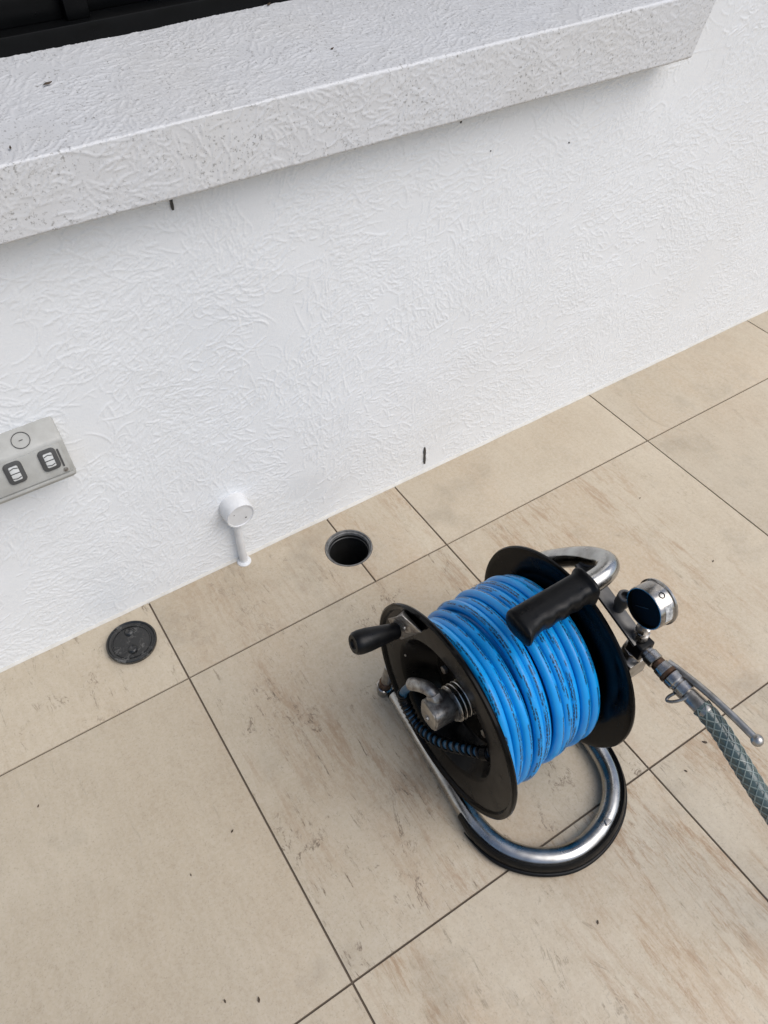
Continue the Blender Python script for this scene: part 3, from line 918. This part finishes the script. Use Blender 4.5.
# mounting bar from the frame tube to the manifold, hanger to the axle
def bar_between(p, q, w, h, upv):
    d = (q - p).normalized(); u = (Vector(upv) - d * d.dot(Vector(upv))).normalized(); s_ = d.cross(u)
    return MB().prism([(-w / 2, -h / 2), (w / 2, -h / 2), (w / 2, h / 2), (-w / 2, h / 2)], p, s_, u, d, 0, (q - p).length)
b0, b1 = Vector((.556, -.590, .372)), Vector((.556, -.728, .329))
mb_ = link('mounting_bar', bar_between(b0, b1, .024, .006, (0, 0, 1)).mesh(35, .001), M_BAR, reel)
link('hanger_plate', bar_between(Vector((.556, -.605, .364)), A(FW + .048, 0, -.02), .030, .006, (1, 0, 0)).mesh(35, .001), M_DULLSTEEL, reel)
bt = Vector((.5555, -.628, .362))
bz = Vector((0, -.30, .95)).normalized()
link('bolt', MB().prism(hexpoly(.0088), bt, (1, 0, 0), bz.cross(Vector((1, 0, 0))), bz, 0, .012).mesh(35, .0008), M_CHROME, mb_)
link('washer', MB().lathe([(0, .0004), (0, .0115), (.002, .0115), (.0022, .0004)], bt + bz * .0003, bz, 24).mesh(30), M_CHROME, mb_)
st = Vector((.560, -.674, .349))
link('stub_fitting', MB().lathe([(0, .0085), (.014, .0085), (.015, .0112), (.034, .0112), (.0355, .0100), (.0355, .0068), (.026, .0064), (.026, .0003)], st, Vector((.02, -.10, 1)), 24).mesh(30), M_BAR, mb_)

# manifold: cross block, tee, gauge stem
mf = link('manifold', MB().prism(rrect(.028, .030, .004), Vector((.560, -.727, .318)), (1, 0, 0), (0, 0, 1), (0, -1, 0), -.012, .014).mesh(35, .002), M_RUBBER, reel)
link('union_nut', MB().prism(hexpoly(.0185, 6, .3), Vector((.560, -.722, .300)), (1, 0, 0), (0, 1, 0), (0, 0, -1), -.006, .012).mesh(35, .0012), M_CHROME, mf)
link('inlet_block', MB().prism([(-.022, -.018), (.018, -.018), (.018, .016), (-.012, .018), (-.022, .006)], Vector((.560, -.722, .270)), (1, 0, 0), (0, 1, 0), (0, 0, 1), -.022, .020).mesh(35, .0015), M_DULLSTEEL, mf)
md = Vector((.03, -1, -.055)).normalized()               # outlet direction
mo = Vector((.561, -.733, .316))
link('outlet_nipple', MB().lathe([(0, .0005), (0, .0110), (.012, .0110), (.013, .0128), (.026, .0128), (.028, .0105), (.029, .0085)], mo, md, 24).mesh(35), M_CHROME, mf)
gs = Vector((.560, -.723, .330)); gd = Vector((.0, .02, 1)).normalized()
link('gauge_stem', MB().lathe([(0, .0075), (.006, .0075), (.007, .0120), (.017, .0120), (.018, .0085), (.022, .0085), (.023, .0110), (.031, .0110), (.033, .0062), (.052, .0060)], gs, gd, 8).mesh(30), M_CHROME, mf)

# pressure gauge
ga = Vector((-.99, .03, .075)).normalized()          # dial side
gc = Vector((.5600, -.7205, .4135))
gauge = link('pressure_gauge', MB().lathe([(-.0135, .0004), (-.0135, .030), (-.0125, .0345), (-.0095, .0348), (-.0085, .0325), (.0145, .0322), (.0165, .0312), (.0165, .0300), (.0090, .0299), (.0085, .0004)], gc, ga, 56).mesh(28), M_CHROME, reel)
gauge['label'] = 'round chrome pressure gauge with black dial'
link('dial', MB().lathe([(.0163, .0299), (.0160, .0295), (.0122, .0290), (.0122, .0004)], gc, ga, 40).mesh(None), M_DIAL, gauge)
g_u = frame_from(ga)[1]; g_w = ga.cross(g_u)
link('needle', MB().prism([(-.0008, -.006), (.0008, -.006), (.0004, .019), (-.0004, .019)], gc, (g_u * .8 + g_w * .6), (g_w * .8 - g_u * .6), ga, .0126, .0132).mesh(None), M_PVC, gauge)
plug_d = None
for k in range(72):
    t = 2 * math.pi * k / 72
    d = g_u * math.cos(t) + g_w * math.sin(t)
    if plug_d is None or d.dot(Vector((.30, -.25, .92))) > plug_d.dot(Vector((.30, -.25, .92))): plug_d = d
link('vent_plug', MB().lathe([(-.001, .0048), (.0010, .0046), (.0012, .0036), (-.0002, .0032), (-.0002, .0002)], gc + plug_d * .0322 + ga * .003, plug_d, 20).mesh(30), M_RUBBER, gauge)
sv = []; sf = []
pw = ga.cross(plug_d)
pw = pw if pw.dot(Vector((0, -1, 0))) > 0 else -pw
for i in range(9):
    t = R(28 + 44 * i / 8)
    d = plug_d * math.cos(t) + pw * math.sin(t)
    sv += [gc + d * .0328 - ga * .004, gc + d * .0328 + ga * .0085]
for i in range(8): sf.append((2 * i, 2 * i + 1, 2 * i + 3, 2 * i + 2))
link('sticker', mesh(sv, sf, 60), M_STICKER, gauge)

# ball valve: sleeve, body, lever, ring handle
bv = link('ball_valve', MB().lathe([(.027, .0004), (.027, .0095), (.034, .0095), (.035, .0130), (.047, .0135), (.049, .0118), (.053, .0118), (.055, .0140), (.066, .0140), (.068, .0122), (.071, .0122), (.073, .0138), (.086, .0135), (.088, .0105), (.092, .0100)], mo, md, 28).mesh(28), M_CHROME, reel)
bv['label'] = 'chrome ball valve with long lever'
link('seal_ring', MB().lathe([(.0285, .0098), (.0285, .0112), (.0345, .0112), (.0345, .0098)], mo, md, 24).mesh(30), M_BRASS, bv)
link('body_band', MB().lathe([(.047, .0137), (.0475, .0142), (.0525, .0142), (.053, .0119)], mo, md, 24).mesh(30), M_BRASS, bv)
lv = [mo + md * .038 + Vector((.010, 0, .006)), Vector((.576, -.790, .320)), Vector((.577, -.835, .327)), Vector((.577, -.880, .330)), Vector((.576, -.918, .331))]
lvo = link('lever', MB().sweep(catmull(lv, 8), .0052, 14).mesh(40), M_DULLSTEEL, bv)
link('lever_ball', MB().lathe([(.0085 * -math.cos(math.pi * k / 12), .0085 * math.sin(math.pi * k / 12)) for k in range(13)], lv[-1] + md * .005, md, 20).mesh(60), M_DULLSTEEL, lvo)
rg = []
for k in range(17):
    a = math.pi * (k / 16) * 1.25 - .2
    rg.append(mo + md * (.083 + .003 * math.cos(a)) + Vector((-.0135, 0, -.001)) + Vector((-.62, .25, -.55)).normalized() * (.016 * math.sin(a)) + Vector((.2, -.75, .25)).normalized() * (-.012 * math.cos(a)))
link('ring_pull', MB().sweep(rg, .0024, 10).mesh(40), M_DULLSTEEL, bv)

# ---- blue hose wound on the drum -----------------------------------
def wound_hose():
    HR = .0087
    rng = np.random.default_rng(4)
    SEG = 76
    centres = []
    # inner layer: left to right, outer layer: right to left
    def layer(s0, s1, turns, rad, a0, jit, outer):
        n = int(turns * SEG)
        ph = rng.random(6) * 6.28
        for i in range(n):
            k = i / SEG
            a = a0 + 2 * math.pi * k
            # steps sideways once per turn, else runs nearly straight
            fr = k - math.floor(k)
            st_ = math.floor(k) + (0 if fr < .72 else (fr - .72) / .28)
            s_ = s0 + (s1 - s0) * min(1, st_ / (turns - 1))
            r = rad + jit * (math.sin(a * .37 + ph[0]) + .6 * math.sin(a * .81 + ph[1]) + .5 * math.sin(2.3 * a + ph[2]) * .4)
            s_ += jit * .42 * (math.sin(a * .53 + ph[3]) + .6 * math.sin(1.7 * a + ph[4]))
            s_ = max(.0105 + HR, min(FW - .012 - HR, s_))
            y = r * math.cos(a); z = r * math.sin(a)
            if outer:
                lo = max(0, min(1, (.082 - s_) / .02))          # slack turns by the left flange: lower on top, hanging below
                z -= lo * (.0120 + .004 * math.sin(s_ * 400))
                z -= lo * .016 * max(0, -math.sin(a))
                y -= lo * .003
            centres.append(A(s_, y, z))
        return a0 + 2 * math.pi * n / SEG
    a = layer(.056 + HR, FW - .006 - HR, 7.5, .1190, .3, .0006, False)
    a = layer(FW - .015 - HR, .008 + HR, 10.8, .1368, a, .0025, True)
    n = len(centres)
    Cn = np.array([tuple(c) for c in centres])
    # soften
    for _ in range(3): Cn[1:-1] = .25 * Cn[:-2] + .5 * Cn[1:-1] + .25 * Cn[2:]
    T = np.gradient(Cn, axis=0); T /= np.linalg.norm(T, axis=1)[:, None]
    o = np.array(tuple(RC)); e = np.array(tuple(ex))
    rel = Cn - o
    rad = rel - (rel @ e)[:, None] * e
    rad -= (rad * T).sum(1)[:, None] * T
    rad /= np.linalg.norm(rad, axis=1)[:, None]
    B = np.cross(T, rad)
    seg = 16
    th = np.linspace(0, 2 * np.pi, seg + 1)
    V = Cn[:, None, :] + HR * (rad[:, None, :] * np.cos(th)[None, :, None] + B[:, None, :] * np.sin(th)[None, :, None])
    ln = np.concatenate([[0], np.cumsum(np.linalg.norm(np.diff(Cn, axis=0), axis=1))])
    UV = np.stack([np.repeat(ln[:, None], seg + 1, 1), np.repeat((th / (2 * np.pi))[None, :], n, 0)], -1)
    idx = np.arange(n * (seg + 1)).reshape(n, seg + 1)
    q = np.stack([idx[:-1, :-1], idx[:-1, 1:], idx[1:, 1:], idx[1:, :-1]], -1).reshape(-1, 4)
    return mesh(V.reshape(-1, 3), [tuple(int(v) for v in r_) for r_ in q], 60, UV.reshape(-1, 2))
hose = link('hose', wound_hose(), M_BLUE, None, origin=A(FW / 2, 0, -.14))
tag(hose, 'bright blue printed high pressure hose wound in turns on the black reel', 'hose')

# ---- clear green braided supply hose ---------------------------------
h0 = mo + md * .090
sp = catmull([h0, h0 + md * .03, Vector((.568, -.882, .296)), Vector((.5685, -.915, .279)), Vector((.570, -.950, .259)), Vector((.573, -.990, .235)), Vector((.585, -1.05, .190)), Vector((.61, -1.13, .12)), Vector((.67, -1.22, .045)), Vector((.78, -1.31, .0175)), Vector((.96, -1.40, .0165)), Vector((1.25, -1.46, .0165))], 14)
sh = link('supply_hose', MB().sweep(sp[10:], .0132, 24).mesh(50), M_GREEN, None, origin=tuple(sp[-1]))
tag(sh, 'translucent green braided supply hose clamped to the chrome valve', 'hose')
link('hose_tail', MB().lathe([(-.004, .0098), (.000, .0118), (.024, .0126), (.030, .0130), (.034, .0120)], h0, (sp[4] - sp[0]).normalized(), 24).mesh(35), M_DULLSTEEL, sh)
bmb = MB()
ln = [0]
for a_, b_ in zip(sp, sp[1:]): ln.append(ln[-1] + (b_ - a_).length)
NB = 6
for sgn in (1, -1):
    for k in range(NB):
        path = []
        L0 = ln[10]
        m_ = int((min(ln[-1], .62) - L0) / .0022)
        for i in range(m_):
            d = L0 + i * .0022
            j_ = min(np.searchsorted(ln, d) - 1, len(sp) - 2)
            f_ = (d - ln[j_]) / (ln[j_ + 1] - ln[j_])
            p = sp[j_].lerp(sp[j_ + 1], f_)
            t = (sp[min(j_ + 2, len(sp) - 1)] - sp[max(j_ - 1, 0)]).normalized()
            u = (Vector((1, 0, 0)) - t * t.x).normalized(); w = t.cross(u)
            a_ = sgn * 2 * math.pi * d / .088 + 2 * math.pi * k / NB
            path.append(p + (u * math.cos(a_) + w * math.sin(a_)) * .0133)
        bmb.sweep(path, .0011, 5)
link('braid', bmb.mesh(60), M_BRAID, sh)

# ---- crumbs and dry leaf flakes
def flake(x, y, z, L, w, a, mat, label, group, nrm=(0, 0, 1)):
    me = MB().add([(-L, 0, .0004), (-L * .3, w, .0016), (L * .5, w * .7, .0010), (L, 0, .0022), (L * .2, -w, .0008), (-L * .5, -w * .8, .0018),
                   (-L, 0, .0), (-L * .3, w, .0006), (L * .5, w * .7, .0002), (L, 0, .0012), (L * .2, -w, .0001), (-L * .5, -w * .8, .0009)],
                  [(0, 1, 2, 3, 4, 5), (11, 10, 9, 8, 7, 6)] + [(i, (i + 1) % 6, 6 + (i + 1) % 6, 6 + i) for i in range(6)]).mesh(None)
    o = link('leaf_flake', me, mat)
    o.location = (x, y, z); o.rotation_euler = (0, 0, a)
    return tag(o, label, 'debris', group)
for (x, y, L, a, w_) in ((-.054, -.517, .0032, .5, 0), (-.139, -.544, .0022, 1.4, 0), (-.125, -.757, .0042, 1.2, 0), (-.167, -.732, .0030, 1.5, 0), (-.312, -.301, .0026, .9, 0), (.357, -.945, .0034, .8, 1), (.718, -.830, .0050, 2.3, 2), (.650, -.849, .0030, 2.0, 2), (1.047, -.340, .0022, .4, 3), (1.045, -.556, .0030, .4, 3)):
    flake(x, y, .0001, L, L * .45, a, M_LEAF, ('tiny dark leaf flake on the plain unveined tile', 'tiny dark leaf flake on the tile in front of the chrome loop', 'tiny dark leaf flake on the tile under the green hose', 'tiny dark leaf flake on the tile behind the pressure gauge')[w_], 'leaf flakes on the floor')
for (x, y, L, a) in ((.132, .105, .0065, .1), (.504, .200, .0050, .6), (.044, -.026, .0035, 1.3), (.516, .030, .003, .2)):
    flake(x, y, .911 + (y + .049) * .1107 + .0018, L, L * .35, a, M_LEAF, 'small brown dry leaf flake lying on the white sill', 'leaf flakes on the sill')
